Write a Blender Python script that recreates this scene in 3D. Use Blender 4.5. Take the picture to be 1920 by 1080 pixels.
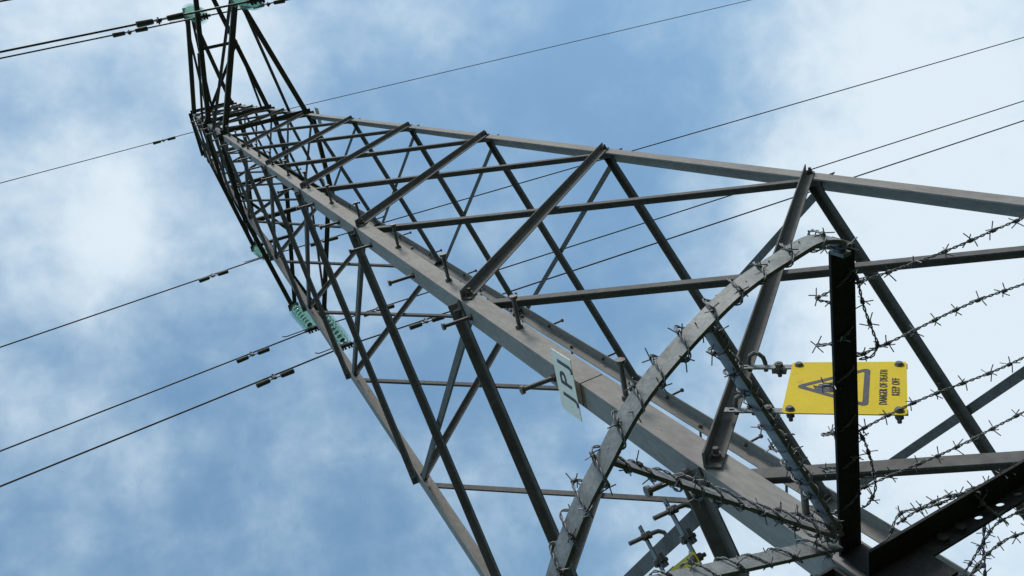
import bpy, bmesh, math, random
from mathutils import Vector, Matrix
random.seed(7)
S = bpy.context.scene
for o in list(bpy.data.objects):
    bpy.data.objects.remove(o)
COL = S.collection

# ------------------------------------------------------------------ camera
cam_d = bpy.data.cameras.new("camera")
cam = bpy.data.objects.new("camera", cam_d)
COL.objects.link(cam)
RX = Vector((0.871771, 0.167197, -0.4605))
RY = Vector((-0.315138, 0.911064, -0.2658))
RZ = Vector((0.375104, 0.376838, 0.84693))
CPOS = Vector((-2.50785, -2.75980, 1.6))
m = Matrix((RX, -RY, -RZ)).transposed().to_4x4()
m.translation = CPOS
cam.matrix_world = m
cam_d.sensor_width = 36.0
cam_d.lens = 31.561
cam_d.clip_start = 0.05
cam_d.clip_end = 3000
S.camera = cam
S.render.resolution_x, S.render.resolution_y = 1024, 576
S.view_settings.view_transform = 'Standard'
S.view_settings.look = 'None'
S.view_settings.gamma = 1.0
S.view_settings.exposure = 0.0

# ------------------------------------------------------------------ sun + sky
SUN = Vector((0.12, -0.60, 0.79)).normalized()
sun_d = bpy.data.lights.new("sun", 'SUN')
sun_d.energy = 3.3
sun_d.angle = math.radians(14)
sun_d.color = (1.0, 0.92, 0.83)
sun = bpy.data.objects.new("sun", sun_d)
COL.objects.link(sun)
sun.rotation_euler = SUN.to_track_quat('Z', 'Y').to_euler()

W = bpy.data.worlds.new("World")
S.world = W
W.use_nodes = True
nt = W.node_tree
N, LK = nt.nodes, nt.links
N.clear()


def nd(tree, t, **kw):
    n = tree.nodes.new(t)
    for k, v in kw.items():
        setattr(n, k, v)
    return n


def math_n(op, a, b=None, c=None, clamp=False):
    n = nd(nt, 'ShaderNodeMath', operation=op, use_clamp=clamp)
    for i, v in enumerate((a, b, c)):
        if v is None:
            continue
        if isinstance(v, (int, float)):
            n.inputs[i].default_value = v
        else:
            LK.new(v, n.inputs[i])
    return n.outputs[0]


def pix_dir(x, y):
    d = RX * ((x - 960) / 1683.25) + RY * ((y - 540) / 1683.25) + RZ
    return d.normalized()


sky = nd(nt, 'ShaderNodeTexSky', sky_type='NISHITA')
sky.sun_disc = False
sky.sun_elevation = math.asin(SUN.z)
sky.sun_rotation = math.atan2(SUN.x, SUN.y)
sky.air_density, sky.dust_density, sky.ozone_density = 1.0, 0.6, 1.5
tc = nd(nt, 'ShaderNodeTexCoord')
dirn = nd(nt, 'ShaderNodeVectorMath', operation='NORMALIZE')
LK.new(tc.outputs['Generated'], dirn.inputs[0])
sep = nd(nt, 'ShaderNodeSeparateXYZ')
LK.new(dirn.outputs[0], sep.inputs[0])
zc = math_n('ADD', math_n('MAXIMUM', sep.outputs[2], 0.0), 0.25)
comb = nd(nt, 'ShaderNodeCombineXYZ')
LK.new(math_n('DIVIDE', sep.outputs[0], zc), comb.inputs[0])
LK.new(math_n('DIVIDE', sep.outputs[1], zc), comb.inputs[1])


def noise(scale, detail, rough, off, dist=0.0):
    n = nd(nt, 'ShaderNodeTexNoise', noise_dimensions='3D')
    mp = nd(nt, 'ShaderNodeMapping')
    mp.inputs['Location'].default_value = off
    LK.new(dirn.outputs[0], mp.inputs[0])
    LK.new(mp.outputs[0], n.inputs['Vector'])
    n.inputs['Scale'].default_value = scale
    n.inputs['Detail'].default_value = detail
    n.inputs['Roughness'].default_value = rough
    n.inputs['Distortion'].default_value = dist
    return n.outputs['Fac']


n1 = noise(6.2, 8, 0.55, (3.1, 1.7, 0.4), 0.15)
n2 = noise(17.0, 7, 0.60, (0.3, 5.2, 1.1), 0.2)
dens = math_n('ADD', math_n('MULTIPLY', math_n('SUBTRACT', n1, 0.5), 1.75),
              math_n('MULTIPLY', math_n('SUBTRACT', n2, 0.5), 0.85))
# banks of cloud (positive) and clearer gaps (negative) placed round the sky
BANKS = [(40, 20, 230, .42), (235, 390, 105, .48), (120, 430, 110, .06), (400, 120, 110, .20), (470, 20, 130, .28),
         (1920, 40, 220, .34), (1860, 560, 300, .50), (1650, 330, 170, .20), (1800, 960, 330, .50), (1470, 130, 130, .10),
         (700, 670, 90, .14), (930, 840, 90, .14), (700, 100, 140, -.24), (1000, 50, 120, .10), (1330, 830, 230, .10), (300, 1040, 200, -.04), (620, 1020, 150, .06), (640, 700, 110, -.04), (320, 590, 140, .10), (50, 320, 90, -.14), (390, 330, 80, -.22), (120, 250, 90, -.14), (60, 560, 120, .04), (820, 330, 260, -.14),
         (1180, 220, 200, -.42), (200, 860, 230, .02), (480, 930, 200, -.06), (780, 960, 240, -.16), (1080, 760, 220, -.22), (60, 620, 150, .04), (560, 470, 150, -.06), (860, 160, 70, -.10),
         (1050, 600, 200, -.12), (80, 1060, 160, -.02), (170, 190, 70, -.16), (250, 230, 60, -.12), (1330, 250, 120, -.10)]
UNSEEN_BANKS = [(Vector((-1, .25, .35)), 1250, -.55), (Vector((.25, -1, .45)), 900, .45)]  # unseen gap and cloud bank, added to darken and brighten the leg faces
for (bx, by, sg, am) in BANKS + [(v, None, sg, am) for v, sg, am in UNSEEN_BANKS]:
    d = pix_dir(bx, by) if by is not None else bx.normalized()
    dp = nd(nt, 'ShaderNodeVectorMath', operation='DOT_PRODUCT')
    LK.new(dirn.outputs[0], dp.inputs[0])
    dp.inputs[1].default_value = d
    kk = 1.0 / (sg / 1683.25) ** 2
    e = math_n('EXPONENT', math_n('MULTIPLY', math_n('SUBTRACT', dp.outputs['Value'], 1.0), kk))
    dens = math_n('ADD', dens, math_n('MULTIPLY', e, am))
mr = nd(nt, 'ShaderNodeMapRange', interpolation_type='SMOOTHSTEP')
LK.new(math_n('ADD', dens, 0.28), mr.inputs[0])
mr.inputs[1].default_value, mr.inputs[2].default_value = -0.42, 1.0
ccol = nd(nt, 'ShaderNodeMix', data_type='RGBA')
ccol.inputs[6].default_value = (2.65, 3.95, 5.10, 1)
ccol.inputs[7].default_value = (4.9, 5.65, 6.25, 1)
LK.new(mr.outputs[0], ccol.inputs[0])
hs = nd(nt, 'ShaderNodeHueSaturation')
hs.inputs['Saturation'].default_value = 1.0
hs.inputs['Value'].default_value = 1.0
tint = nd(nt, 'ShaderNodeMix', data_type='RGBA', blend_type='MULTIPLY')
tint.inputs[0].default_value = 1.0
tint.inputs[7].default_value = (1.46, 1.67, 1.46, 1)
LK.new(sky.outputs[0], tint.inputs[6])
LK.new(tint.outputs[2], hs.inputs['Color'])
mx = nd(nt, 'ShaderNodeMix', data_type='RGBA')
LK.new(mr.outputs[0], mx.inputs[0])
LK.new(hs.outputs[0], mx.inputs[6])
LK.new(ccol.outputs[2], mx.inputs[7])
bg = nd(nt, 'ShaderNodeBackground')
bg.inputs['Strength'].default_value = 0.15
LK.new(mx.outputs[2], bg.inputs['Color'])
wo = nd(nt, 'ShaderNodeOutputWorld')
LK.new(bg.outputs[0], wo.inputs['Surface'])


# ------------------------------------------------------------------ materials
def make_mat(name, c1, c2, rough=0.6, metal=0.0, scale=6.0, fine=90.0, spots=None, bump=0.15, stretch=None):
    mt = bpy.data.materials.new(name)
    mt.use_nodes = True
    t = mt.node_tree
    b = t.nodes['Principled BSDF']
    tcn = t.nodes.new('ShaderNodeTexCoord')
    mp = t.nodes.new('ShaderNodeMapping')
    if stretch:
        mp.inputs['Scale'].default_value = stretch
    t.links.new(tcn.outputs['Object'], mp.inputs[0])
    a = t.nodes.new('ShaderNodeTexNoise')
    a.inputs['Scale'].default_value = scale
    a.inputs['Detail'].default_value = 6
    a.inputs['Roughness'].default_value = 0.65
    t.links.new(mp.outputs[0], a.inputs['Vector'])
    f = t.nodes.new('ShaderNodeTexNoise')
    f.inputs['Scale'].default_value = fine
    f.inputs['Detail'].default_value = 4
    t.links.new(mp.outputs[0], f.inputs['Vector'])
    mixf = t.nodes.new('ShaderNodeMath')
    mixf.operation = 'MULTIPLY_ADD'
    mixf.inputs[1].default_value = 0.45
    t.links.new(f.outputs['Fac'], mixf.inputs[0])
    sc = t.nodes.new('ShaderNodeMath')
    sc.operation = 'MULTIPLY'
    sc.inputs[1].default_value = 0.55
    t.links.new(a.outputs['Fac'], sc.inputs[0])
    t.links.new(sc.outputs[0], mixf.inputs[2])
    r = t.nodes.new('ShaderNodeValToRGB')
    r.color_ramp.elements[0].position = 0.36
    r.color_ramp.elements[0].color = (*c1, 1)
    r.color_ramp.elements[1].position = 0.64
    r.color_ramp.elements[1].color = (*c2, 1)
    t.links.new(mixf.outputs[0], r.inputs[0])
    col = r.outputs[0]
    if spots:
        sp = t.nodes.new('ShaderNodeTexNoise')
        sp.inputs['Scale'].default_value = spots[1]
        sp.inputs['Detail'].default_value = 5
        sp.inputs['Roughness'].default_value = 0.7
        t.links.new(mp.outputs[0], sp.inputs['Vector'])
        rr = t.nodes.new('ShaderNodeValToRGB')
        rr.color_ramp.elements[0].position = spots[2]
        rr.color_ramp.elements[0].color = (0, 0, 0, 1)
        rr.color_ramp.elements[1].position = spots[2] + 0.06
        rr.color_ramp.elements[1].color = (1, 1, 1, 1)
        t.links.new(sp.outputs['Fac'], rr.inputs[0])
        mm = t.nodes.new('ShaderNodeMix')
        mm.data_type = 'RGBA'
        mm.inputs[7].default_value = (*spots[0], 1)
        t.links.new(rr.outputs[0], mm.inputs[0])
        t.links.new(col, mm.inputs[6])
        col = mm.outputs[2]
    t.links.new(col, b.inputs['Base Color'])
    b.inputs['Roughness'].default_value = rough
    b.inputs['Metallic'].default_value = metal
    b.inputs['Specular IOR Level'].default_value = 0.16
    if bump:
        bp = t.nodes.new('ShaderNodeBump')
        bp.inputs['Strength'].default_value = bump
        bp.inputs['Distance'].default_value = 0.002
        t.links.new(f.outputs['Fac'], bp.inputs['Height'])
        t.links.new(bp.outputs[0], b.inputs['Normal'])
    return mt


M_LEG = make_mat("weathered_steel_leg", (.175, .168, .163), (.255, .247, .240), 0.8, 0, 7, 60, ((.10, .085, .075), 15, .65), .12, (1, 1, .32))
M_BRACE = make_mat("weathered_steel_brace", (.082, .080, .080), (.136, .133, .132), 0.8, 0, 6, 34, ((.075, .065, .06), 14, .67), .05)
M_ARM = make_mat("weathered_steel_crossarm", (.07, .07, .072), (.11, .11, .11), 0.7, 0, 8, 60)
M_BOLT = make_mat("step_bolt_steel", (.09, .085, .085), (.17, .165, .16), 0.55, .3, 30, 160, ((.09, .06, .04), 40, .62))
M_GALV = make_mat("galvanised_guard_steel", (.13, .142, .15), (.25, .268, .275), 0.6, .15, 17, 120, ((.30, .17, .05), 9, .70))
M_SHADED = make_mat("shaded_guard_steel", (.018, .018, .019), (.042, .042, .042), 0.65, .1, 12, 90, ((.20, .10, .05), 12, .72))  # galvanised steel with the shade of its undersides put into the base colour
M_WIRE = make_mat("barbed_wire_steel", (.09, .093, .097), (.19, .195, .20), 0.5, .4, 40, 200, ((.16, .10, .06), 30, .66))
M_LINE = make_mat("conductor_aluminium", (.05, .05, .055), (.09, .09, .09), 0.6, .4, 5, 60)
M_DAMP = make_mat("damper_iron", (.055, .065, .065), (.10, .11, .11), 0.6, .1, 10, 90)
M_YEL = make_mat("yellow_sign_enamel", (.48, .355, .011), (.56, .42, .018), 0.5, 0, 7, 120, ((.30, .21, .03), 13, .66), 0.05)
M_INK = make_mat("sign_black_ink", (.055, .055, .072), (.085, .085, .10), 0.5, 0, 20, 90, None, 0)
M_WHITE = make_mat("white_plate_enamel", (.78, .73, .64), (.86, .81, .72), 0.5, 0, 9, 90, ((.38, .33, .26), 16, .66), 0.03)
M_PBACK = make_mat("bare_plate_back", (.34, .34, .34), (.42, .42, .41), 0.6, 0, 9, 90)
M_GRASS = make_mat("field_grass", (.013, .019, .007), (.030, .040, .014), 0.95, 0, .35, 9, ((.10, .085, .05), 1.2, .62), 0.6)


def glass_mat():
    mt = bpy.data.materials.new("green_insulator_glass")
    mt.use_nodes = True
    t = mt.node_tree
    b = t.nodes['Principled BSDF']
    out = [n for n in t.nodes if n.type == 'OUTPUT_MATERIAL'][0]
    n = t.nodes.new('ShaderNodeTexNoise')
    n.inputs['Scale'].default_value = 12
    r = t.nodes.new('ShaderNodeValToRGB')
    r.color_ramp.elements[0].color = (.20, .33, .30, 1)
    r.color_ramp.elements[1].color = (.30, .44, .40, 1)
    t.links.new(n.outputs['Fac'], r.inputs[0])
    t.links.new(r.outputs[0], b.inputs['Base Color'])
    b.inputs['Roughness'].default_value = 0.12
    tl = t.nodes.new('ShaderNodeBsdfTranslucent')
    t.links.new(r.outputs[0], tl.inputs['Color'])
    m1 = t.nodes.new('ShaderNodeMixShader')
    m1.inputs[0].default_value = 0.45
    t.links.new(b.outputs[0], m1.inputs[1])
    t.links.new(tl.outputs[0], m1.inputs[2])
    tr = t.nodes.new('ShaderNodeBsdfTransparent')
    tr.inputs['Color'].default_value = (.93, .98, .965, 1)
    lw = t.nodes.new('ShaderNodeLayerWeight')
    lw.inputs['Blend'].default_value = 0.35
    mrn = t.nodes.new('ShaderNodeMapRange')
    mrn.inputs[3].default_value = 0.94
    mrn.inputs[4].default_value = 0.68
    t.links.new(lw.outputs['Facing'], mrn.inputs[0])
    m2 = t.nodes.new('ShaderNodeMixShader')
    t.links.new(mrn.outputs[0], m2.inputs[0])
    t.links.new(m1.outputs[0], m2.inputs[1])
    t.links.new(tr.outputs[0], m2.inputs[2])
    t.links.new(m2.outputs[0], out.inputs['Surface'])
    return mt


M_GLASS = glass_mat()
M_RIB = bpy.data.materials.new("green_glass_rib")
M_RIB.use_nodes = True
_t = M_RIB.node_tree
_b = _t.nodes['Principled BSDF']
_b.inputs['Roughness'].default_value = 0.08
_n = _t.nodes.new('ShaderNodeTexNoise')
_n.inputs['Scale'].default_value = 4
_r = _t.nodes.new('ShaderNodeValToRGB')
_r.color_ramp.elements[0].color = (.62, .86, .80, 1)
_r.color_ramp.elements[1].color = (.84, .97, .94, 1)
_t.links.new(_n.outputs['Fac'], _r.inputs[0])
_t.links.new(_r.outputs[0], _b.inputs['Base Color'])
_tl = _t.nodes.new('ShaderNodeBsdfTranslucent')
_t.links.new(_r.outputs[0], _tl.inputs['Color'])
_m = _t.nodes.new('ShaderNodeMixShader')
_m.inputs[0].default_value = 0.72
_t.links.new(_b.outputs[0], _m.inputs[1])
_t.links.new(_tl.outputs[0], _m.inputs[2])
_t.links.new(_m.outputs[0], [n for n in _t.nodes if n.type == 'OUTPUT_MATERIAL'][0].inputs['Surface'])


# ------------------------------------------------------------------ mesh helpers
def link(name, bm, mat, parent=None, smooth=False):
    me = bpy.data.meshes.new(name)
    bmesh.ops.recalc_face_normals(bm, faces=bm.faces)
    bm.to_mesh(me)
    bm.free()
    me.materials.append(mat)
    if smooth:
        for p in me.polygons:
            p.use_smooth = True
    o = bpy.data.objects.new(name, me)
    COL.objects.link(o)
    if parent is not None:
        o.parent = parent
        o.matrix_parent_inverse = parent.matrix_world.inverted()
    return o


def tag(o, label, cat, group=None, kind=None):
    if label:
        o['label'] = label
    if cat:
        o['category'] = cat
    if group:
        o['group'] = group
    if kind:
        o['kind'] = kind
    return o


def thing(name, loc, label, cat, group=None):
    o = bpy.data.objects.new(name, None)
    o.empty_display_size = 0.1
    COL.objects.link(o)
    o.matrix_world = Matrix.Translation(Vector(loc))
    return tag(o, label, cat, group)


def extrude_profile(bm, p0, p1, a, b, prof):
    """prof: list of (u, v) round the section; swept from p0 to p1."""
    A = [bm.verts.new(p0 + a * u + b * v) for u, v in prof]
    B = [bm.verts.new(p1 + a * u + b * v) for u, v in prof]
    n = len(prof)
    for i in range(n):
        j = (i + 1) % n
        bm.faces.new((A[i], A[j], B[j], B[i]))
    bm.faces.new(A[::-1])
    bm.faces.new(B)


def angle(bm, p0, p1, a, b, wa, wb, t):
    """L-section: heel line p0-p1, flange one along a, flange two along b."""
    r = t * 0.7
    c = 0.0012
    prof = [(c, 0), (wa - c, 0), (wa, c), (wa, t - c), (wa - c, t), (t + r, t), (t + r * .3, t + r * .3), (t, t + r),
            (t, wb - c), (t - c, wb), (c, wb), (0, wb - c), (0, c)]
    extrude_profile(bm, p0, p1, a, b, prof)


def box(bm, c, ax, ay, az, sx, sy, sz):
    vs = []
    for i in (-1, 1):
        for j in (-1, 1):
            for k in (-1, 1):
                vs.append(bm.verts.new(c + ax * (i * sx / 2) + ay * (j * sy / 2) + az * (k * sz / 2)))
    for f in ((0, 1, 3, 2), (4, 6, 7, 5), (0, 4, 5, 1), (2, 3, 7, 6), (0, 2, 6, 4), (1, 5, 7, 3)):
        bm.faces.new([vs[i] for i in f])


def frame_for(d):
    d = d.normalized()
    ref = Vector((0, 0, 1)) if abs(d.z) < 0.9 else Vector((1, 0, 0))
    a = d.cross(ref).normalized()
    return a, d.cross(a).normalized()


def rod(bm, p0, p1, r0, r1=None, seg=10, a=None):
    r1 = r0 if r1 is None else r1
    d = (p1 - p0)
    u, v = frame_for(d)
    A, B = [], []
    for i in range(seg):
        t = 2 * math.pi * i / seg
        w = u * math.cos(t) + v * math.sin(t)
        A.append(bm.verts.new(p0 + w * r0))
        B.append(bm.verts.new(p1 + w * r1))
    for i in range(seg):
        j = (i + 1) % seg
        bm.faces.new((A[i], A[j], B[j], B[i]))
    bm.faces.new(A[::-1])
    bm.faces.new(B)


def tube(bm, pts, r, seg=6):
    """pipe along a polyline with parallel-transported frames"""
    n = len(pts)
    rings = []
    u = None
    for i in range(n):
        d = (pts[min(i + 1, n - 1)] - pts[max(i - 1, 0)]).normalized()
        if u is None:
            u, _ = frame_for(d)
        u = (u - d * u.dot(d)).normalized()
        v = d.cross(u)
        rings.append([bm.verts.new(pts[i] + (u * math.cos(2 * math.pi * k / seg) + v * math.sin(2 * math.pi * k / seg)) * r)
                      for k in range(seg)])
    for i in range(n - 1):
        for k in range(seg):
            j = (k + 1) % seg
            bm.faces.new((rings[i][k], rings[i][j], rings[i + 1][j], rings[i + 1][k]))
    bm.faces.new(rings[0][::-1])
    bm.faces.new(rings[-1])


def bolt(bm, p, n, r=0.014, h=0.012, stub=0.016):
    rod(bm, p, p + n * 0.003, r * 1.25, seg=12)
    rod(bm, p + n * 0.003, p + n * (0.003 + h), r, seg=6)
    if stub:
        rod(bm, p + n * (0.003 + h), p + n * (0.003 + h + stub), r * 0.55, seg=8)


def lathe(bm, prof, seg=28):
    rings = []
    for r, z in prof:
        if r < 1e-6:
            rings.append([bm.verts.new((0, 0, z))])
        else:
            rings.append([bm.verts.new((r * math.cos(2 * math.pi * k / seg), r * math.sin(2 * math.pi * k / seg), z))
                          for k in range(seg)])
    for a, b in zip(rings, rings[1:]):
        for k in range(seg):
            j = (k + 1) % seg
            if len(a) == 1 and len(b) == 1:
                continue
            if len(a) == 1:
                bm.faces.new((a[0], b[k], b[j]))
            elif len(b) == 1:
                bm.faces.new((a[k], a[j], b[0]))
            else:
                bm.faces.new((a[k], a[j], b[j], b[k]))


def plate_holes(bm, p, ax, ay, n, L, Wd, t, holes, hr, hr2):
    """flat plate, corner p, length L along ax and width Wd along ay, thickness t along n, real through-holes"""
    xs = sorted(holes, key=lambda h: h[0])
    cur = 0.0
    cells = []
    for hx, hy in xs:
        x0, x1 = hx - hr * 1.25, hx + hr * 1.25
        if x0 > cur:
            cells.append((cur, x0, None))
        cells.append((x0, x1, (hx, hy)))
        cur = x1
    cells.append((cur, L, None))

    def P(x, y, z):
        return p + ax * x + ay * y + n * z
    for x0, x1, h in cells:
        if h is None:
            box(bm, P((x0 + x1) / 2, Wd / 2, t / 2), ax, ay, n, x1 - x0, Wd, t)
            continue
        K = 16
        inn, outp = [], []
        for i in range(K):
            an = 2 * math.pi * (i + .5) / K
            c, s = math.cos(an), math.sin(an)
            inn.append((h[0] + hr * c, h[1] + hr2 * s))
            hx2 = (x1 - x0) / 2
            up, dn = Wd - h[1], h[1]
            ex = hx2 / abs(c) if abs(c) > 1e-6 else 1e9
            ey = (up if s > 0 else dn) / abs(s) if abs(s) > 1e-6 else 1e9
            q = min(ex, ey)
            outp.append((h[0] + q * c, h[1] + q * s))
        V = [[[bm.verts.new(P(x, y, z)) for x, y in ring] for ring in (inn, outp)] for z in (0, t)]
        for i in range(K):
            j = (i + 1) % K
            bm.faces.new((V[0][0][i], V[0][0][j], V[0][1][j], V[0][1][i]))
            bm.faces.new((V[1][0][i], V[1][1][i], V[1][1][j], V[1][0][j]))
            bm.faces.new((V[0][0][i], V[1][0][i], V[1][0][j], V[0][0][j]))
            bm.faces.new((V[0][1][i], V[0][1][j], V[1][1][j], V[1][1][i]))


# ------------------------------------------------------------------ ground
bm = bmesh.new()
ring = [bm.verts.new((1500 * math.cos(2 * math.pi * i / 64), 1500 * math.sin(2 * math.pi * i / 64), 0)) for i in range(64)]
bm.faces.new(ring)
g = link("ground", bm, M_GRASS)
g['kind'] = 'structure'

# ------------------------------------------------------------------ the tower
HT, KS = 26.943, 0.0525954
ZTOP = 19.5


def hw(z):
    return KS * (HT - z)


CRN = {'N': (-1, -1), 'R': (1, -1), 'L': (-1, 1), 'F': (1, 1)}


def corner(l, z):
    w = hw(z)
    return Vector((CRN[l][0] * w, CRN[l][1] * w, z))


tower = thing("transmission_tower", (0, 0, 0),
              "tall grey lattice steel power pylon with crossarms, tapering up into the cloudy sky", "pylon")
LEGW = [(0.0, 9.3, .098, .010), (9.3, 14.9, .085, .009), (14.9, 19.62, .068, .008)]
leg_obj = {}
for l, (sx, sy) in CRN.items():
    bm = bmesh.new()
    for z0, z1, w, t in LEGW:
        angle(bm, corner(l, z0), corner(l, z1), Vector((-sx, 0, 0)), Vector((0, -sy, 0)), w, w, t)
    leg_obj[l] = link("leg", bm, M_LEG, tower)
    # splice plates, lapped inside-out over the flanges
    for z0, z1, w in {'N': ((4.11, 4.335, .096),), 'F': ((9.14, 9.45, .090),)}.get(l, ()):
        bm = bmesh.new()
        p0, p1 = corner(l, z0), corner(l, z1)
        off = Vector((sx, sy, 0)) * 0.0024
        angle(bm, p0 + off, p1 + off, Vector((-sx, 0, 0)), Vector((0, -sy, 0)), w, w, 0.0024)
        if l != 'N':
            for q in (0.15, .38, .62, .85):
                pz = p0.lerp(p1, q)
                for hx in (.030, .068):
                    bolt(bm, pz + Vector((-sx * hx, -sy * .012, 0)), Vector((0, -sy, 0)), .0135, .011, .008)
        link("splice_plate", bm, M_LEG, leg_obj[l])


def leg_t(z):
    for z0, z1, w, t in LEGW:
        if z <= z1:
            return w, t
    return LEGW[-1][2:]


# faces: A, B legs, horizontal direction A->B, outward normal
FACES = [('N', 'R', Vector((0, -1, 0))), ('N', 'L', Vector((-1, 0, 0))),
         ('L', 'F', Vector((0, 1, 0))), ('R', 'F', Vector((1, 0, 0)))]
LV = [1.42, 3.344, 5.282, 7.275, 9.18, 10.99, 12.83, 14.75, 15.95, 16.9, 17.9, 18.75, 19.5]
BW = [.052, .051, .050, .047, .044, .042, .040, .037, .034, .034, .032, .032]


def brace_member(A, B, nrm, zA, zB, w, outside, t=.0065, ext=.045):
    n = Vector((nrm.x, nrm.y, KS)).normalized()
    h = (corner(B, 5) - corner(A, 5)).normalized()
    wa, ta = leg_t(zA)
    wb, tb = leg_t(zB)
    a0 = corner(A, zA) + h * (wa * .52)
    b0 = corner(B, zB) - h * (wb * .52)
    d = (b0 - a0).normalized()
    up = n.cross(d).normalized()
    if up.z < 0:
        up = -up
    if not outside:
        ext = .014
    if outside:
        off, side = n * 0.0028, n
    else:
        off, side = n * (-(max(ta, tb) + 0.0008)), -n
    p0, p1 = a0 - d * ext + off, b0 + d * ext + off
    bm = bmesh.new()
    angle(bm, p0 + up * (w * .5), p1 + up * (w * .5), -up, side, w, w, t)
    for p in (a0 + off, b0 + off):
        bolt(bm, p + side * t - up * (w * .08), side, .0155 if w > .045 else .012, .014, .018)
    link("brace", bm, M_BRACE, tower)


DL = 0.036
for i in range(len(LV) - 1):
    z0, z1, w = LV[i], LV[i + 1], BW[i]
    dl = DL * (w / .05)
    for fi, (A, B, nrm) in enumerate(FACES):
        if fi in (0,):
            brace_member(A, B, nrm, z0 + dl, z1 + dl, w, True)
            brace_member(A, B, nrm, z1 - dl, z0 - dl, w, False)
        elif fi == 1:
            brace_member(A, B, nrm, z1 + dl, z0 + dl, w, True)
            brace_member(A, B, nrm, z0 - dl, z1 - dl, w, False)
        elif fi == 2:
            brace_member(A, B, nrm, z1 - dl, z0 - dl, w, True)
            brace_member(A, B, nrm, z0 + dl, z1 + dl, w, False)
        else:
            brace_member(A, B, nrm, z0 - dl, z1 - dl, w, True)
            brace_member(A, B, nrm, z1 + dl, z0 + dl, w, False)

# horizontal belts where the arms join
for z in (14.75, 16.85, 19.5):
    for A, B, nrm in FACES:
        a0, b0 = corner(A, z), corner(B, z)
        d = (b0 - a0).normalized()
        bm = bmesh.new()
        q = nrm * 0.006
        angle(bm, a0 - d * .02 + q, b0 + d * .02 + q, Vector((0, 0, 1)), nrm, .06, .06, .006)
        link("horizontal_beam", bm, M_ARM, tower)
    bm = bmesh.new()
    a0, b0 = corner('N', z), corner('F', z)
    angle(bm, a0, b0, Vector((0, 0, 1)), Vector((.7, -.7, 0)), .04, .04, .005)
    link("plan_brace", bm, M_ARM, tower)

# peak that carries the earth wire
bm = bmesh.new()
apex = Vector((0, 0, 19.98))
for l in CRN:
    p = corner(l, 19.5)
    d = (apex - p).normalized()
    a = d.cross(Vector((0, 0, 1))).normalized()
    angle(bm, p, apex, a, d.cross(a), .05, .05, .006)
box(bm, apex, Vector((1, 0, 0)), Vector((0, 1, 0)), Vector((0, 0, 1)), .16, .10, .10)
link("tower_peak", bm, M_ARM, tower)

# crossarms: (side, root height, upper root, tip)
ARMS = [(1, 14.75, 15.85, Vector((0, 2.33, 14.50))), (-1, 14.75, 15.75, Vector((0, -2.38, 14.45))),
        (1, 16.85, 17.9, Vector((0, 2.93, 16.85))), (-1, 16.85, 17.9, Vector((0, -2.95, 17.0))),
        (1, 19.45, 20.0, Vector((0, 2.40, 19.3))), (-1, 19.45, 20.0, Vector((0, -2.20, 18.95)))]
for side, zr, zu, tip in ARMS:
    bm = bmesh.new()
    roots = []
    for sx in (-1, 1):
        w = hw(zr)
        p = Vector((sx * w, side * w, zr))
        q = tip + Vector((sx * .055, 0, 0))
        d = (q - p).normalized()
        hor = Vector((0, 0, 1)).cross(d).normalized()
        if hor.x * sx > 0:
            hor = -hor
        angle(bm, p, q, hor, Vector((0, 0, 1)), .074, .070, .007)
        roots.append((p, q))
        lev = 0 if zr < 15 else (1 if zr < 18 else 2)
        if zu < 19.9:
            pu = Vector((sx * hw(zu), side * hw(zu), zu))
        else:
            pu = Vector((sx * .05, side * .05, 19.98))
        if lev != 1:
            d2 = (q - pu).normalized()
            a = d2.cross(Vector((0, 0, 1))).normalized()
            angle(bm, pu, q + Vector((0, 0, .07)), a, d2.cross(a), .038, .038, .005)
        else:              # middle arm: short stay from the leg to the chord
            c0 = p.lerp(q, .45)
            c2 = Vector((sx * hw(17.4), side * hw(17.4), 17.4))
            d2 = (c0 - c2).normalized()
            a = d2.cross(Vector((0, 0, 1))).normalized()
            angle(bm, c2, c0, a, d2.cross(a), .034, .034, .005)
    if lev == 1:           # plan bracing between the two chords
        (p, q), (p2, q2) = roots
        a0, a1 = p.lerp(q, .46), p2.lerp(q2, .46)
        angle(bm, a0 + Vector((0, 0, .01)), a1 + Vector((0, 0, .01)), Vector((0, side, 0)), Vector((0, 0, 1)), .05, .05, .005)
        a0, a1 = p, p2.lerp(q2, .46)
        d = (a1 - a0).normalized()
        angle(bm, a0 + Vector((0, 0, .016)), a1 + Vector((0, 0, .016)), d.cross(Vector((0, 0, 1))), Vector((0, 0, 1)), .05, .05, .005)
    arm = link("crossarm", bm, M_ARM, tower)
    bm = bmesh.new()
    box(bm, tip + Vector((0, 0, .02)), Vector((1, 0, 0)), Vector((0, 1, 0)), Vector((0, 0, 1)), .19, .12, .012)
    box(bm, tip + Vector((0, 0, -.035)), Vector((1, 0, 0)), Vector((0, 1, 0)), Vector((0, 0, 1)), .012, .07, .10)
    link("hanger_plate", bm, M_ARM, arm)

# step bolts up the near and far legs, alternate flanges
def step_bolt(p, n, L=.135):
    bm = bmesh.new()
    rod(bm, p - n * .035, p + n * L, .0095, seg=12)
    rod(bm, p + n * L, p + n * (L + .013), .0175, seg=14)
    rod(bm, p + n * .001, p + n * .016, .0175, seg=6)
    rod(bm, p - n * .026, p - n * .011, .017, seg=6)
    link("step_bolt", bm, M_BOLT, tower)


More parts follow.
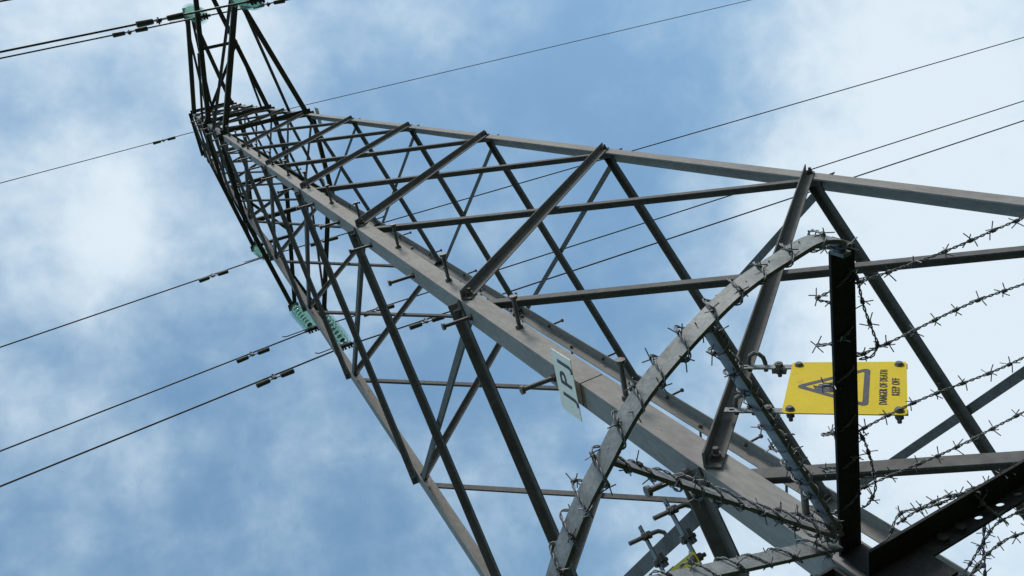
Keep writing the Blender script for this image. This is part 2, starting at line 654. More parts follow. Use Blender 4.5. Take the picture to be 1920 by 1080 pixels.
kk = 0
z = 2.58
while z < 18.6:
    for l in ('N', 'F'):
        sx, sy = CRN[l]
        w, t = leg_t(z)
        nNL = Vector((sx, 0, KS)).normalized()
        nNR = Vector((0, sy, KS)).normalized()
        c = corner(l, z)
        if kk % 2 == 0:
            step_bolt(c + Vector((0, -sy * w * .55, 0)), nNL)
            if kk < 40:
                pass
        else:
            step_bolt(c + Vector((-sx * w * .62, 0, 0)), nNR)
    z += .4365
    kk += 1


# ------------------------------------------------------------------ insulator strings
def orient(o, p, axis_down):
    """local -Z of o points along axis_down"""
    q = (-axis_down).to_track_quat('Z', 'Y')
    o.matrix_world = Matrix.Translation(p) @ q.to_matrix().to_4x4()


STR = [(Vector((0, 2.33, 14.43)), Vector((0, 2.46, 13.42)), 'lowest', "green glass insulator string right of its twin, partly behind the pale tower leg"),
       (Vector((0, 2.93, 16.78)), Vector((0, 2.94, 15.62)), 'middle', "green glass insulator string just left of the pale leg, hooked horn below it"),
       (Vector((0, 2.40, 19.23)), Vector((0, 2.31, 18.28)), 'top', "distant insulator string mostly hidden behind dark crossarm bars, highest on the left side"),
       (Vector((0, -2.38, 14.38)), Vector((0, -2.355, 13.28)), 'lowest', "insulator string seen end-on, cut by the top edge of the photo"),
       (Vector((0, -2.95, 16.93)), Vector((0, -2.87, 15.75)), 'middle', "insulator string of the overhanging middle arm, beyond the top edge of the photo"),
       (Vector((0, -2.20, 18.88)), Vector((0, -2.11, 17.72)), 'top', "insulator string seen end-on near the upper left, wholly in view")]
proto = None
NDISC = 7
for (a, b, lev, lab) in STR:
    Lg = (b - a).length
    if proto is None:
        proto = thing("insulator_string", (0, 0, 0), lab, "insulator", "glass insulator strings hanging from the crossarm tips")
        step = .134
        z0 = -.075
        bm = bmesh.new()
        rod(bm, Vector((0, 0, 0.05)), Vector((0, 0, z0)), .012, seg=8)
        box(bm, Vector((0, 0, -.02)), Vector((1, 0, 0)), Vector((0, 1, 0)), Vector((0, 0, 1)), .03, .05, .06)
        link("shackle", bm, M_DAMP, proto)
        me_d = me_c = None
        for i in range(NDISC):
            zz = z0 - i * step
            if i == 0:
                bm = bmesh.new()
                lathe(bm, [(.036, .002), (.060, -.004), (.095, -.020), (.122, -.040), (.127, -.052), (.122, -.058), (.112, -.048),
                           (.100, -.036), (.070, -.022), (.034, -.014)], 36)
                d = link("glass_disc", bm, M_GLASS, proto, True)
                me_d = d.data
                bm = bmesh.new()
                lathe(bm, [(.056, -.046), (.060, -.056), (.070, -.061), (.081, -.056), (.085, -.046), (.081, -.036), (.070, -.031), (.060, -.036), (.056, -.046)], 32)
                rb = link("glass_rib", bm, M_RIB, d, True)
                me_r = rb.data
                bm = bmesh.new()
                lathe(bm, [(0, .046), (.024, .045), (.033, .036), (.038, .010), (.040, -.004), (.034, -.012), (0, -.012)], 18)
                rod(bm, Vector((0, 0, -.02)), Vector((0, 0, -.078)), .011, seg=8)
                c = link("disc_cap", bm, M_DAMP, d, False)
                me_c = c.data
                d.location = (0, 0, zz)
            else:
                d = bpy.data.objects.new("glass_disc", me_d)
                COL.objects.link(d)
                d.parent = proto
                d.location = (0, 0, zz)
                c = bpy.data.objects.new("glass_rib", me_r)
                COL.objects.link(c)
                c.parent = d
                c = bpy.data.objects.new("disc_cap", me_c)
                COL.objects.link(c)
                c.parent = d
        zb = z0 - NDISC * step
        bm = bmesh.new()
        rod(bm, Vector((0, 0, zb + .06)), Vector((0, 0, zb - .03)), .014, seg=8)
        X, Y, Z = Vector((1, 0, 0)), Vector((0, 1, 0)), Vector((0, 0, 1))
        box(bm, Vector((0, 0, zb - .015)), X, Y, Z, .05, .045, .06)
        # boat-shaped clamp with U bolts
        for i in range(6):
            x0, x1 = -.13 + i * .26 / 6, -.13 + (i + 1) * .26 / 6
            rr = .030 if 0 < i < 5 else .022
            rod(bm, Vector((x0, 0, zb - .055 - abs(x0) * .12)), Vector((x1, 0, zb - .055 - abs(x1) * .12)), rr, seg=10)
        for xx in (-.07, -.03, .03, .07):
            rod(bm, Vector((xx, -.033, zb - .11)), Vector((xx, -.033, zb - .03)), .009, seg=6)
            rod(bm, Vector((xx, .033, zb - .11)), Vector((xx, .033, zb - .03)), .009, seg=6)
            rod(bm, Vector((xx, -.033, zb - .10)), Vector((xx, -.033, zb - .085)), .017, seg=6)
            rod(bm, Vector((xx, .033, zb - .10)), Vector((xx, .033, zb - .085)), .017, seg=6)
        link("suspension_clamp", bm, M_DAMP, proto)
        bm = bmesh.new()
        pts = [Vector((0, 0, zb + .0))]
        for i in range(12):
            t = i / 11
            pts.append(Vector((-.05 - .34 * t, 0, zb + .005 - .015 * t)))
        for i in range(1, 7):
            an = i / 6 * 1.35
            pts.append(Vector((-.39 - .07 * math.sin(an), 0, zb - .010 + .07 * (1 - math.cos(an)))))
        tube(bm, pts, .008, 8)
        link("arcing_horn", bm, M_DAMP, proto)
        o = proto
        LEN = -(zb - .055)
    else:
        o = proto.copy()
        COL.objects.link(o)
        for ch in list(proto.children):
            c = ch.copy()
            COL.objects.link(c)
            c.parent = o
            for gch in ch.children:
                g2 = gch.copy()
                COL.objects.link(g2)
                g2.parent = c
        tag(o, lab, "insulator")
    d = (b - a).normalized()
    # keep local X along the line direction
    zax = -d
    xax = (Vector((1, 0, 0)) - zax * zax.x).normalized()
    yax = zax.cross(xax)
    mm = Matrix((xax, yax, zax)).transposed().to_4x4()
    s = Lg / LEN
    mm = mm @ Matrix.Scale(s, 4)
    mm.translation = a
    o.matrix_world = mm


# ------------------------------------------------------------------ conductors, earth wire and dampers
def wire_z(x, z0, sl, sr):
    u = abs(x)
    s = sl if x < 0 else sr
    return z0 - s * u + s * u * u / 280.0


WIRES = [(2.46, 13.40, .098, .066, .0125, "thick black conductor under the lowest crossarm, lowest of the lines on the left", 'c'),
         (2.94, 15.60, .10, .070, .0125, "black conductor second lowest on the left, held by the hooked insulator string", 'c'),
         (2.31, 18.26, .10, .072, .0125, "black conductor third lowest on the left, running behind the tower leg to the right edge", 'c'),
         (-2.355, 13.26, .10, .070, .0125, "thicker of the pair of conductors passing close together at the upper left", 'c'),
         (-2.87, 15.73, .10, .070, .0125, "conductor clipping the extreme upper left corner of the photo", 'c'),
         (-2.11, 17.70, .10, .070, .0125, "thinner of the pair of conductors passing close together at the upper left", 'c'),
         (0.0, 19.96, .10, .085, .0075, "thin earth wire running from the very top of the tower", 'e')]
WSAMPLE = sorted(set([-140 + i * 4 for i in range(71)] + [-20 + i * .5 for i in range(81)]))
for (y, z0, sl, sr, r, lab, ty) in WIRES:
    bm = bmesh.new()
    tube(bm, [Vector((x, y, wire_z(x, z0, sl, sr))) for x in WSAMPLE], r, 8)
    o = link("conductor" if ty == 'c' else "earth_wire", bm, M_LINE, None, True)
    tag(o, lab, "power line" if ty == 'c' else "earth wire", "overhead line conductors" if ty == 'c' else None)

dproto = None
DAMP = [(0, -1.12, "vibration damper on the lowest line, left of the tower"),
        (0, 1.20, "vibration damper on the lowest line, seen inside the tower bracing"),
        (1, -1.08, "vibration damper on the second lowest line, left of the tower"),
        (1, 1.12, "vibration damper on the second lowest line, partly behind a dark brace"),
        (2, -1.05, "vibration damper on the third lowest line, left of the tower"),
        (2, 1.10, "vibration damper on the third lowest line, behind the upper bracing"),
        (3, -1.20, "larger vibration damper on the thicker upper left line"),
        (3, 1.15, "vibration damper cut by the top edge, right of the end-on insulator"),
        (5, -1.18, "smaller vibration damper on the thinner upper left line"),
        (5, 1.10, "vibration damper on the thinner upper line, beyond the top edge"),
        (4, -1.15, "vibration damper on the corner line, beyond the top edge"),
        (4, 1.15, "vibration damper on the corner line, right of the tower beyond the top edge"),
        (6, -1.0, "small vibration damper on the thin earth wire, left of the tower top")]
for wi, x, lab in DAMP:
    y, z0, sl, sr, r, _, ty = WIRES[wi]
    zw = wire_z(x, z0, sl, sr)
    if dproto is None:
        dproto = thing("vibration_damper", (0, 0, 0), lab, "damper", "dumbbell dampers clamped under the wires")
        bm = bmesh.new()
        X, Y, Z = Vector((1, 0, 0)), Vector((0, 1, 0)), Vector((0, 0, 1))
        box(bm, Vector((0, 0, -.045)), X, Y, Z, .045, .030, .12)
        box(bm, Vector((0, .018, -.01)), X, Y, Z, .05, .03, .05)
        rod(bm, Vector((0, -.03, -.01)), Vector((0, .05, -.01)), .010, seg=6)
        link("clamp", bm, M_DAMP, dproto)
        bm = bmesh.new()
        tube(bm, [Vector((-.24 + i * .04, 0, -.10 - .0006 * abs(i - 6))) for i in range(13)], .0075, 8)
        link("messenger_cable", bm, M_DAMP, dproto)
        for sx in (-1, 1):
            bm = bmesh.new()
            L0, L1 = .075, .265
            pr = [(L0, .012), (L0 + .004, .028), (L0 + .02, .032), (L1 - .02, .036), (L1 - .006, .034), (L1, .022)]
            prev = None
            for (xx, rr), (xx2, rr2) in zip(pr, pr[1:]):
                rod(bm, Vector((sx * xx, 0, -.105)), Vector((sx * xx2, 0, -.105)), rr, rr2, 14)
            link("weight", bm, M_DAMP, dproto)
        o = dproto
    else:
        o = dproto.copy()
        COL.objects.link(o)
        for ch in list(dproto.children):
            c = ch.copy()
            COL.objects.link(c)
            c.parent = o
        tag(o, lab, "damper")
    s = sl if x < 0 else -sr
    an = math.atan(s)
    sc = 0.8 if ty == 'e' else 1.03
    o.matrix_world = Matrix.Translation(Vector((x, y, zw))) @ Matrix.Rotation(-an, 4, 'Y') @ Matrix.Scale(sc, 4)


# ------------------------------------------------------------------ text helper
def text_mesh(name, s, size, mat, parent, origin, ux, uy, n, sx=1.0, bold=0.0, sp=1.0, thick=.0006):
    cu = bpy.data.curves.new(name, 'FONT')
    cu.body = s
    cu.size = size
    cu.align_x = 'CENTER'
    cu.align_y = 'CENTER'
    cu.extrude = thick
    cu.offset = bold
    cu.space_character = sp
    tmp = bpy.data.objects.new(name + "_tmp", cu)
    COL.objects.link(tmp)
    dg = bpy.context.evaluated_depsgraph_get()
    dg.update()
    me = bpy.data.meshes.new_from_object(tmp.evaluated_get(dg))
    bpy.data.objects.remove(tmp)
    bpy.data.curves.remove(cu)
    me.materials.clear()
    me.materials.append(mat)
    mtx = Matrix((ux * sx, uy, n)).transposed().to_4x4()
    mtx.translation = origin
    me.transform(mtx)
    o = bpy.data.objects.new(name, me)
    COL.objects.link(o)
    o.parent = parent
    o.matrix_parent_inverse = parent.matrix_world.inverted()
    return o


# ------------------------------------------------------------------ danger signs
def danger_sign(c, ux, uy, n, lab, style):
    ux, uy, n = ux.normalized(), uy.normalized(), n.normalized()
    t = thing("danger_sign", c, lab, "warning sign", "yellow danger signs bracketed to the braces")
    w, h = .332, .342

    def P(x, y, z=0.0):
        return c + ux * x + uy * y + n * z
    bm = bmesh.new()
    r = .012
    prof = []
    for cx, cy, a0 in ((w / 2 - r, h / 2 - r, 0), (-w / 2 + r, h / 2 - r, 90), (-w / 2 + r, -h / 2 + r, 180), (w / 2 - r, -h / 2 + r, 270)):
        for q in range(5):
            an = math.radians(a0 + q * 22.5)
            prof.append((cx + r * math.cos(an), cy + r * math.sin(an)))
    extrude_profile(bm, P(0, 0, -.0025), P(0, 0, .0), ux, uy, prof)
    link("plate", bm, M_YEL, t)
    # triangle outline
    bm = bmesh.new()
    cyb = -h / 2 + .104
    top = h / 2 - .018
    hb = .127
    tri = [(-hb, cyb), (hb, cyb), (0, top)]
    cen = (0, cyb + (top - cyb) * .36)

    def rounded(pts, rad):
        out = []
        m_ = len(pts)
        for i in range(m_):
            a, b, d = Vector(pts[i - 1]), Vector(pts[i]), Vector(pts[(i + 1) % m_])
            u, v = (a - b).normalized(), (d - b).normalized()
            half = u.angle(v) / 2
            tl = rad / math.tan(half)
            cc = b + (u + v).normalized() * (rad / math.sin(half))
            s0, s1 = b + u * tl, b + v * tl
            a0 = math.atan2((s0 - cc).y, (s0 - cc).x)
            a1 = math.atan2((s1 - cc).y, (s1 - cc).x)
            while a1 - a0 > math.pi:
                a1 -= 2 * math.pi
            while a1 - a0 < -math.pi:
                a1 += 2 * math.pi
            for q in range(7):
                an = a0 + (a1 - a0) * q / 6
                out.append((cc.x + rad * math.cos(an), cc.y + rad * math.sin(an)))
        return out
    # inset inner triangle
    sw = .0165
    sl = math.hypot(hb, top - cyb)
    dx = sw * sl / (top - cyb)
    itop = top - sw * sl / hb
    ib = cyb + sw
    ihb = hb * (1 - (ib - cyb) / (top - cyb)) - dx
    outer = rounded(tri, .014)
    inner = rounded([(-ihb, ib), (ihb, ib), (0, itop)], .004)
    zf = .0008
    O = [bm.verts.new(P(x, y, zf)) for x, y in outer]
    I = [bm.verts.new(P(x, y, zf)) for x, y in inner]
    k = len(O)
    for i in range(k):
        j = (i + 1) % k
        bm.faces.new((O[i], O[j], I[j], I[i]))
    # lightning arrow
    L = [(-.020, .060), (-.030, .006), (-.002, .016), (-.014, -.030), (-.028, -.024), (-.004, -.075), (.012, -.022), (-.001, -.030),
         (.022, .040), (-.006, .028), (.006, .072)]
    vs = [bm.verts.new(P(x * 1.25, cen[1] + .026 + y * .80, zf)) for x, y in L]
    bmesh.ops.triangulate(bm, faces=[bm.faces.new(vs)])
    link("triangle_symbol", bm, M_INK, t)
    text_mesh("danger_lettering", "DANGER OF DEATH", .0310, M_INK, t, P(0, -h / 2 + .064, .0012), ux, uy, n, .70, 0, 1.14)
    text_mesh("keep_off_lettering", "KEEP OFF", .0310, M_INK, t, P(0, -h / 2 + .030, .0012), ux, uy, n, .70, 0, 1.24)
    for sx in (-1, 1):
        # slotted bracket bar behind the plate, hooked over the brace
        bm = bmesh.new()
        bx = sx * (w / 2 - .022)
        bw, bt = .026, .005
        y0, y1 = -h / 2 - .002, .342
        plate_holes(bm, P(bx - bw / 2, y0, -.0085), uy, ux, n, y1 - y0, bw, bt,
                    [(y1 - y0 - .022, bw / 2), (y1 - y0 - .13, bw / 2)], .009, .006)
        br = link("bracket_bar", bm, M_GALV, t)
        for yy in (h / 2 - .022, -h / 2 + .022):
            bm = bmesh.new()
            p = P(bx, yy, .0)
            rod(bm, p, p + n * .003, .014, seg=16)
            rod(bm, p + n * .003, p + n * .010, .0125, .009, 16)
            q = P(bx, yy, -.0085)
            rod(bm, q - n * .016, p - n * .001, .0125, seg=6)
            rod(bm, q - n * .030, q - n * .016, .0065, seg=8)
            link("corner_bolt", bm, M_BOLT, t)
        # hook bolt round the brace and a clamp with nuts
        bm = bmesh.new()
        if style == 1:     # hooked over the outstanding flange
            prof2 = [(.258, -.030), (.258, .000), (.263, .020), (.276, .033), (.292, .036), (.306, .026), (.311, .008), (.310, -.030)]
        else:              # straight shank standing out, hooked behind the brace
            prof2 = [(.302, .062), (.302, -.030), (.300, -.050), (.288, -.066), (.272, -.068)]
        tube(bm, [P(bx + .019, yy, zz) for yy, zz in prof2], .0075, 8)
        if style == 2:
            rod(bm, P(bx + .019, .302, -.002), P(bx + .019, .302, .010), .0140, seg=6)
            rod(bm, P(bx + .019, .302, -.020), P(bx + .019, .302, -.009), .0140, seg=6)
        link("hook_bolt", bm, M_BOLT, br)
        bm = bmesh.new()
        box(bm, P(bx + .006, .222, -.015), ux, uy, n, .045, .024, .014)
        box(bm, P(bx + .006, .205, -.022), ux, uy, n, .035, .03, .010)
        rod(bm, P(bx, .212, -.040), P(bx, .212, .012), .007, seg=8)
        rod(bm, P(bx, .212, -.003), P(bx, .212, .009), .014, seg=6)
        link("clamp", bm, M_BOLT, br)
    return t


nNR = Vector((0, -1, KS)).normalized()
nNL = Vector((-1, 0, KS)).normalized()
ux1 = Vector((.757, 0, .653))
ux1 = (ux1 - nNR * ux1.dot(nNR)).normalized()
danger_sign(Vector((-.696, -1.290, 3.363)), ux1, nNR.cross(ux1), nNR,
            "yellow danger of death sign in full view at the right, behind the black bracket arm", 1)
ux2 = Vector((0, -.757, -.653))
ux2 = (ux2 - nNL * ux2.dot(nNL)).normalized()
uy2 = nNL.cross(ux2)
c2 = Vector((-1.28, -.878, 3.555)) - uy2 * .237
danger_sign(c2, ux2, uy2, nNL, "yellow danger sign mostly cut off by the bottom edge, only its corner showing", 2)

# ------------------------------------------------------------------ JPJ plate on the near leg
pc = Vector((-1.2275, -1.182, 4.172))
pl = thing("identification_plate", pc, "small white plate lettered JPJ bolted to the near leg", "number plate")
ux, uy = Vector((0, -1, 0)), nNL.cross(Vector((0, -1, 0))).normalized()
ux = Matrix.Rotation(math.radians(4), 3, nNL) @ ux
uy = nNL.cross(ux).normalized()
bm = bmesh.new()
prof = []
w, h, r = .246, .156, .006
for cx, cy, a0 in ((w / 2 - r, h / 2 - r, 0), (-w / 2 + r, h / 2 - r, 90), (-w / 2 + r, -h / 2 + r, 180), (w / 2 - r, -h / 2 + r, 270)):
    for q in range(4):
        an = math.radians(a0 + q * 30)
        prof.append((cx + r * math.cos(an), cy + r * math.sin(an)))
extrude_profile(bm, pc - nNL * .002, pc, ux, uy, prof)
link("plate", bm, M_WHITE, pl)
text_mesh("letters", "JPJ", .122, M_INK, pl, pc + nNL * .001 - uy * .012 + ux * .020, ux, uy, nNL, 1.0, .0008, 1.32)


# small blank plates high on the two far legs, seen from behind
for lg, zc, yo, lab in (('R', 14.45, .05, "small pale plate behind the top of the upper right leg, seen from its back"),
                        ('F', 15.05, -.09, "small pale plate peeping out behind the far leg, halfway up the tower")):
    cc = corner(lg, zc) + Vector((.022, yo, 0))
    tp = thing("identification_plate", cc, lab, "number plate")
    bm = bmesh.new()
    nFR = Vector((1, 0, KS)).normalized()
    uu = nFR.cross(Vector((0, 1, 0))).normalized()
    box(bm, cc, nFR, Vector((0, 1, 0)), uu, .002, .26, .16)
    link("plate", bm, M_PBACK, tp)
    bm = bmesh.new()
    rod(bm, cc - nFR * .02, cc + nFR * .012, .008, seg=8)
    link("fixing_bolt", bm, M_BOLT, tp)

# ------------------------------------------------------------------ anti-climbing guard
ZB = 2.822      # bottom of the flat bars
BH, BT = .047, .009
ZP = 2.848
UP = Vector((0, 0, 1))
guard = thing("anti_climbing_guard", (-1.26, -1.30, ZB),
              "fan of flat steel bars round the near leg, wrapped in barbed wire", "anti-climb guard")
CC = Vector((-1.235, -1.285, 0))
ARC = [(-1.2385, -2.050), (-1.2480, -2.066), (-1.300, -2.080), (-1.365, -2.072), (-1.480, -2.048), (-1.581, -2.006), (-1.701, -1.938), (-1.772, -1.882),
       (-1.832, -1.815), (-1.886, -1.755), (-1.929, -1.695), (-1.977, -1.615), (-2.010, -1.530), (-2.030, -1.430), (-2.036, -1.32), (-2.036, -1.24)]


def catmull(pts, n):
    out = []
    P_ = [Vector((x, y)) for x, y in pts]
    for i in range(len(P_) - 1):
        a, b, c, d = P_[max(i - 1, 0)], P_[i], P_[i + 1], P_[min(i + 2, len(P_) - 1)]
        for q in range(n):
            t = q / n
            out.append(.5 * ((2 * b) + (c - a) * t + (2 * a - 5 * b + 4 * c - d) * t * t + (3 * b - a - 3 * c + d) * t ** 3))
    out.append(P_[-1])
    return out


arc = catmull(ARC, 8)


def flat_bar(bm, path2, zb, hgt, th):
    n = len(path2)
    rings = []
    for i in range(n):
        d = (path2[min(i + 1, n - 1)] - path2[max(i - 1, 0)]).normalized()
        s = Vector((-d.y, d.x))
        pr = []
        for (u, v) in ((-.5, 0), (.5, 0), (.5, 1), (-.5, 1)):
            p = path2[i] + s * (u * th)
            pr.append(bm.verts.new((p.x, p.y, zb + v * hgt)))
        rings.append(pr)
    for i in range(n - 1):
        for k in range(4):
            j = (k + 1) % 4
            bm.faces.new((rings[i][k], rings[i][j], rings[i + 1][j], rings[i + 1][k]))
    bm.faces.new(rings[0][::-1])
    bm.faces.new(rings[-1])


bm = bmesh.new()
flat_bar(bm, arc, ZB, BH, BT)
# end tab turned down inside the bracket arm
box(bm, Vector((-1.243, -2.040, ZP - .014)), Vector((1, 0, 0)), Vector((0, 1, 0)), UP, .022, .008, .036)
bolt(bm, Vector((-1.243, -2.045, ZP - .016)), Vector((0, -1, 0)), .008, .006, .005)
link("curved_rim", bm, M_GALV, guard)
RIBS = [((-1.272, -1.362), (-1.580, -2.000)), ((-1.285, -1.360), (-1.826, -1.812)), ((-1.275, -1.325), (-1.998, -1.560))]
for a, b in RIBS:
    bm = bmesh.new()
    a, b = Vector(a), Vector(b)
    flat_bar(bm, [a, a.lerp(b, .5), b], ZB + .001, BH - .003, BT)
    d = (b - a).normalized()
    link("rib", bm, M_GALV, guard)
# bracket arms square to the two faces
bm = bmesh.new()
angle(bm, Vector((-1.190, -1.275, ZP)), Vector((-1.188, -2.040, ZP)), Vector((-1, 0, 0)), UP, .066, .060, .008)
link("bracket_arm", bm, M_SHADED, guard)
bm = bmesh.new()
angle(bm, Vector((-1.275, -1.190, ZP)), Vector((-2.040, -1.190, ZP)), Vector((0, -1, 0)), UP, .066, .060, .008)
link("bracket_arm", bm, M_SHADED, guard)
# perforated carrier angles along both faces
for fi in (0, 1):
    bm = bmesh.new()
    if fi == 0:
        ax, out = Vector((1, 0, 0)), Vector((0, -1, 0))
        st = Vector((-1.262, -1.2735, 2.723))
    else:
        ax, out = Vector((0, 1, 0)), Vector((-1, 0, 0))
        st = Vector((-1.2735, -1.262, 2.723))
    Lg = 2.524
    holes = [(x, .025) for x in (.345, .421, .485, .66, 1.0, 1.3, 1.55, 1.67, 1.79, 1.95)]
    plate_holes(bm, st + UP * 0.0, ax, UP, out, Lg, .038, .007, holes, .013, .008)
    box(bm, st + ax * (Lg / 2) + UP * .0415 + out * .037, ax, out, UP, Lg, .074, .007)
    for bx in (.215, .275):
        bolt(bm, st + ax * bx + UP * .020 + out * .007, out, .014, .009, 0)
    link("perforated_rail", bm, M_SHADED, guard)
    bm = bmesh.new()
    box(bm, (Vector((-1.222, -1.278, 2.786)) if fi == 0 else Vector((-1.278, -1.222, 2.786))), ax, out, UP, .068, .006, .124)
    link("gusset", bm, M_SHADED, guard)
    bm = bmesh.new()
    box(bm, st + ax * .078 + UP * -.034 + out * .004, ax, out, UP, .156, .010, .066)
    link("cleat", bm, M_SHADED, guard)
# the matching bracket on the far side of the face, for the straight strands
far = thing("anti_climbing_bracket", (1.22, -1.27, ZB), "plain bracket arm on the next leg, out of frame, holding the strand ends", "anti-climb guard")
bm = bmesh.new()
angle(bm, Vector((1.190, -1.275, ZP)), Vector((1.188, -2.040, ZP)), Vector((1, 0, 0)), UP, .066, .060, .008)
link("bracket_arm", bm, M_SHADED, far)

# ------------------------------------------------------------------ barbed wire
BARB = []
for vtx in range(14):
    bm = bmesh.new()
    rr = .0013
    for w_ in range(2):
        ph = random.uniform(0, 6.28) if w_ == 0 else ph + math.pi / 2 + random.uniform(-.5, .5)
        x0 = -.004 + w_ * .006
        pts = []
        L0 = random.uniform(.016, .024)
        e0 = Vector((0, math.cos(ph), math.sin(ph)))
        tang = Vector((0, -math.sin(ph), math.cos(ph)))
        pts.append(Vector((x0 + random.uniform(-.010, .010), 0, 0)) + e0 * 0.0037 - tang * L0)
        turns = 2.0
        for q in range(15):
            t = q / 14
            an = ph + t * turns * 2 * math.pi
            pts.append(Vector((x0 + t * .006, 0.0037 * math.cos(an), 0.0037 * math.sin(an))))
        an = ph + turns * 2 * math.pi
        e1 = Vector((0, math.cos(an), math.sin(an)))
        tg = Vector((0, -math.sin(an), math.cos(an)))
        pts.append(Vector((x0 + .006 + random.uniform(-.010, .010), 0, 0)) + e1 * 0.0037 + tg * random.uniform(.016, .024))
        tube(bm, pts, rr, 5)
    me = bpy.data.meshes.new("barb")
    bm.to_mesh(me)
    bm.free()
    me.materials.append(M_WIRE)
    BARB.append(me)


def resample(pts, step):
    out = [pts[0].copy()]
    acc = 0.0
    for a, b in zip(pts, pts[1:]):
        seg = (b - a).length
        if seg < 1e-9:
            continue
        pos = 0.0
        while acc + (seg - pos) >= step:
            pos += step - acc
            acc = 0.0
            out.append(a.lerp(b, pos / seg))
        acc += seg - pos
    out.append(pts[-1].copy())
    return out


def barbed(path, lab, pitch=.042, gap=.072, start=.02, jit=.004, r=.0016, group="barbed wire on the anti-climb guard"):
    st = .006
    pts = resample(path, st)
    A, B = [], []
    u = None
    base = thing("barbed_wire", path[0], lab, "barbed wire", group)
    ph0 = random.uniform(0, 6)
    frames = []
    for i, p in enumerate(pts):
        d = (pts[min(i + 1, len(pts) - 1)] - pts[max(i - 1, 0)]).normalized()
        if u is None:
            u, _ = frame_for(d)
        u = (u - d * u.dot(d)).normalized()
        v = d.cross(u)
        an = ph0 + 2 * math.pi * i * st / pitch
        q = (u * math.cos(an) + v * math.sin(an)) * .0020
        A.append(p + q)
        B.append(p - q)
        frames.append((p, d, u, v))
    bm = bmesh.new()
    tube(bm, A, r, 5)
    tube(bm, B, r, 5)
    w_ = link("twisted_strand", bm, M_WIRE, base, True)
    s = start
    n = 0
    while s < (len(pts) - 1) * st and n < 95:
        p, d, u_, v_ = frames[min(int(s / st), len(frames) - 1)]
        rot = random.uniform(0, 6.28)
        a = u_ * math.cos(rot) + v_ * math.sin(rot)
        b = d.cross(a)
        mtx = Matrix((d, a, b)).transposed().to_4x4()
        mtx.translation = p
        o = bpy.data.objects.new("barb", random.choice(BARB))
        COL.objects.link(o)
        o.parent = base
        o.matrix_parent_inverse = base.matrix_world.inverted()
        o.matrix_world = mtx
        s += gap * random.uniform(.86, 1.14)
        n += 1
    return base


def helix(path, hgt, th, pitch, zb, phase=0.0, grow=.011, s0=.0, s1=1.0, hand=1, loop=0.0):
    """wire wound round an upright flat bar following path (2-D points)"""
    tot = [0.0]
    for a, b in zip(path, path[1:]):
        tot.append(tot[-1] + (b - a).length)
    L = tot[-1]
    out = []
    N_ = int(L / pitch * 22)
    prev_w = 0
    i = 0
    for q in range(N_ + 1):
        s = L * (s0 + (s1 - s0) * q / N_)
        while i < len(tot) - 2 and tot[i + 1] < s:
            i += 1
        t = (s - tot[i]) / max(tot[i + 1] - tot[i], 1e-9)
        p = path[i].lerp(path[i + 1], t)
        d = (path[i + 1] - path[i]).normalized()
        sd = Vector((-d.y, d.x))
        an = phase + 2 * math.pi * s / pitch + .5 * math.sin(s * 23 + phase)
        lo = grow * (1 + .5 * math.sin(s * 17 + phase * 3))
        sq = abs(math.cos(an)) ** .8 * math.copysign(1, math.cos(an))
        x = p + sd * ((th / 2 + lo * .75) * sq)
        z = zb + hgt / 2 + (hgt / 2 + lo * .7) * math.sin(an) * hand
        z += loop * max(0.0, math.sin(an) * hand) ** 2
        out.append(Vector((x.x, x.y, z)))
    return out


arc_in = [p for p in arc if p.x > -2.03]
barbed(helix(arc_in, BH, BT, .070, ZB, .4, .010, 0, 1, -1, .012), "barbed wire wound round the long curved rim bar", gap=.084)
labs = ["barbed wire wound round the blue-grey rib in front of the big brace",
        "barbed wire wound round the thin edge-on rib reaching the curved rim from the leg",
        "barbed wire wound round the lowest pale rib at the bottom edge"]
for (a, b), lb, ph, pt in zip(RIBS, labs, (1.0, 2.2, .3), (.062, .064, .080)):
    a, b = Vector(a), Vector(b)
    pa = [a.lerp(b, q / 10) for q in range(11)]
    barbed(helix(pa, BH, BT, pt, ZB, ph), lb, gap=.080)
pa = [Vector((-1.222, -2.03 + .068 * q)) for q in range(11)]
barbed(helix(pa, .062, .066, .11, ZP - .002, .9, .003), "barbed wire wound loosely round the black bracket arm", gap=.095)

ZS = 2.835


def strand(y0, y1, x0, x1, z0, z1, sag=.02, wob=.006, ph=0.0):
    out = []
    n = 60
    for i in range(n + 1):
        t = i / n
        x = x0 + (x1 - x0) * t
        out.append(Vector((x, y0 + (y1 - y0) * t + wob * math.sin(t * 23 + ph), z0 + (z1 - z0) * t - sag * 4 * t * (1 - t) + wob * .6 * math.sin(t * 31 + ph * 2))))
    return out


SL = ["outermost straight barbed strand, highest at the right edge of the photo",
      "second straight barbed strand below the outermost one at the right",
      "third straight barbed strand, crossing the lower corner of the yellow sign",
      "fourth straight barbed strand, nearest the perforated black rail"]
for (y, y1, ph), lb in zip(((-1.955, -1.90, .3), (-1.79, -1.765, 1.7), (-1.60, -1.55, 2.9), (-1.435, -1.39, 4.1)), SL):
    barbed(strand(y, y1, -1.20, 1.24, 2.842, 2.842, .03, .005, ph), lb)
# tails tying the strands to the arm and to each other
def poly(pts, jit=.006):
    V = [Vector(p) for p in pts]
    out = []
    for i in range(len(V) - 1):
        a, b, c, d = V[max(i - 1, 0)], V[i], V[i + 1], V[min(i + 2, len(V) - 1)]
        for q in range(8):
            t = q / 8
            out.append(.5 * ((2 * b) + (c - a) * t + (2 * a - 5 * b + 4 * c - d) * t * t + (3 * b - a - 3 * c + d) * t ** 3))
    out.append(V[-1])
    return out


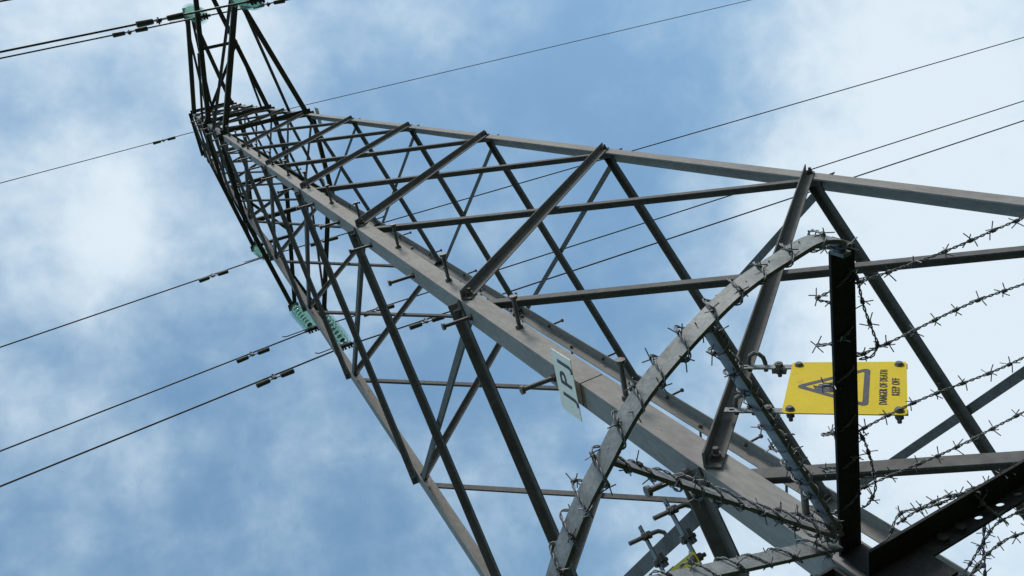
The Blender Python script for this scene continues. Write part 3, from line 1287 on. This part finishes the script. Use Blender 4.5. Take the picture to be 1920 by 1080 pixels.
barbed(poly([(-1.200, -1.985, 2.842), (-1.190, -1.955, 2.84), (-1.176, -1.895, 2.84), (-1.160, -1.830, 2.83), (-1.150, -1.80, 2.83), (-1.175, -1.785, 2.82), (-1.198, -1.78, 2.835)]),
       "short barbed tail joining the two outer strands beside the black arm", gap=.062)
barbed(poly([(-1.200, -1.60, 2.84), (-1.19, -1.575, 2.835), (-1.168, -1.52, 2.84), (-1.158, -1.455, 2.835), (-1.165, -1.425, 2.83), (-1.20, -1.412, 2.82), (-1.205, -1.405, 2.83)]),
       "short barbed tail joining the two inner strands beside the black arm", gap=.06)
# strands lying along and hanging from the perforated rail
barbed(poly([(-1.19, -1.285, 2.79), (-1.15, -1.32, 2.80), (-1.10, -1.345, 2.812), (-1.02, -1.338, 2.79), (-.93, -1.345, 2.772), (-.84, -1.34, 2.768), (-.74, -1.335, 2.765), (-.62, -1.345, 2.762), (-.48, -1.34, 2.76), (-.2, -1.345, 2.76), (.4, -1.34, 2.76), (1.15, -1.34, 2.76)]),
       "barbed wire lying along the outer edge of the perforated black rail", gap=.05)
barbed(poly([(-1.13, -1.335, 2.80), (-1.06, -1.352, 2.79), (-.98, -1.348, 2.785), (-.92, -1.338, 2.765), (-.895, -1.30, 2.745), (-.885, -1.282, 2.72), (-.87, -1.26, 2.705)]),
       "second barbed wire twisted along the black rail and turned under it", gap=.045)
barbed(poly([(-.66, -1.335, 2.765), (-.668, -1.31, 2.742), (-.665, -1.285, 2.725), (-.66, -1.265, 2.70), (-.70, -1.22, 2.70), (-.76, -1.18, 2.72), (-.84, -1.17, 2.74), (-.94, -1.16, 2.73), (-1.02, -1.12, 2.72)]),
       "barbed wire looped round the black rail and running below it", gap=.05)
barbed(poly([(-.45, -1.13, 2.80), (-.60, -1.13, 2.81), (-.68, -1.125, 2.82), (-.735, -1.115, 2.83), (-.79, -1.075, 2.83), (-.84, -1.03, 2.83), (-.90, -.98, 2.83)]),
       "barbed wire slanting down left of two strands below the rail at lower right", gap=.05)
barbed(poly([(-.775, -1.14, 2.83), (-.781, -1.12, 2.83), (-.778, -1.06, 2.832), (-.774, -.99, 2.828), (-.770, -.90, 2.83)]),
       "short upright barbed wire below the rail at lower right", gap=.05)

# settle world matrices
bpy.context.view_layer.update()
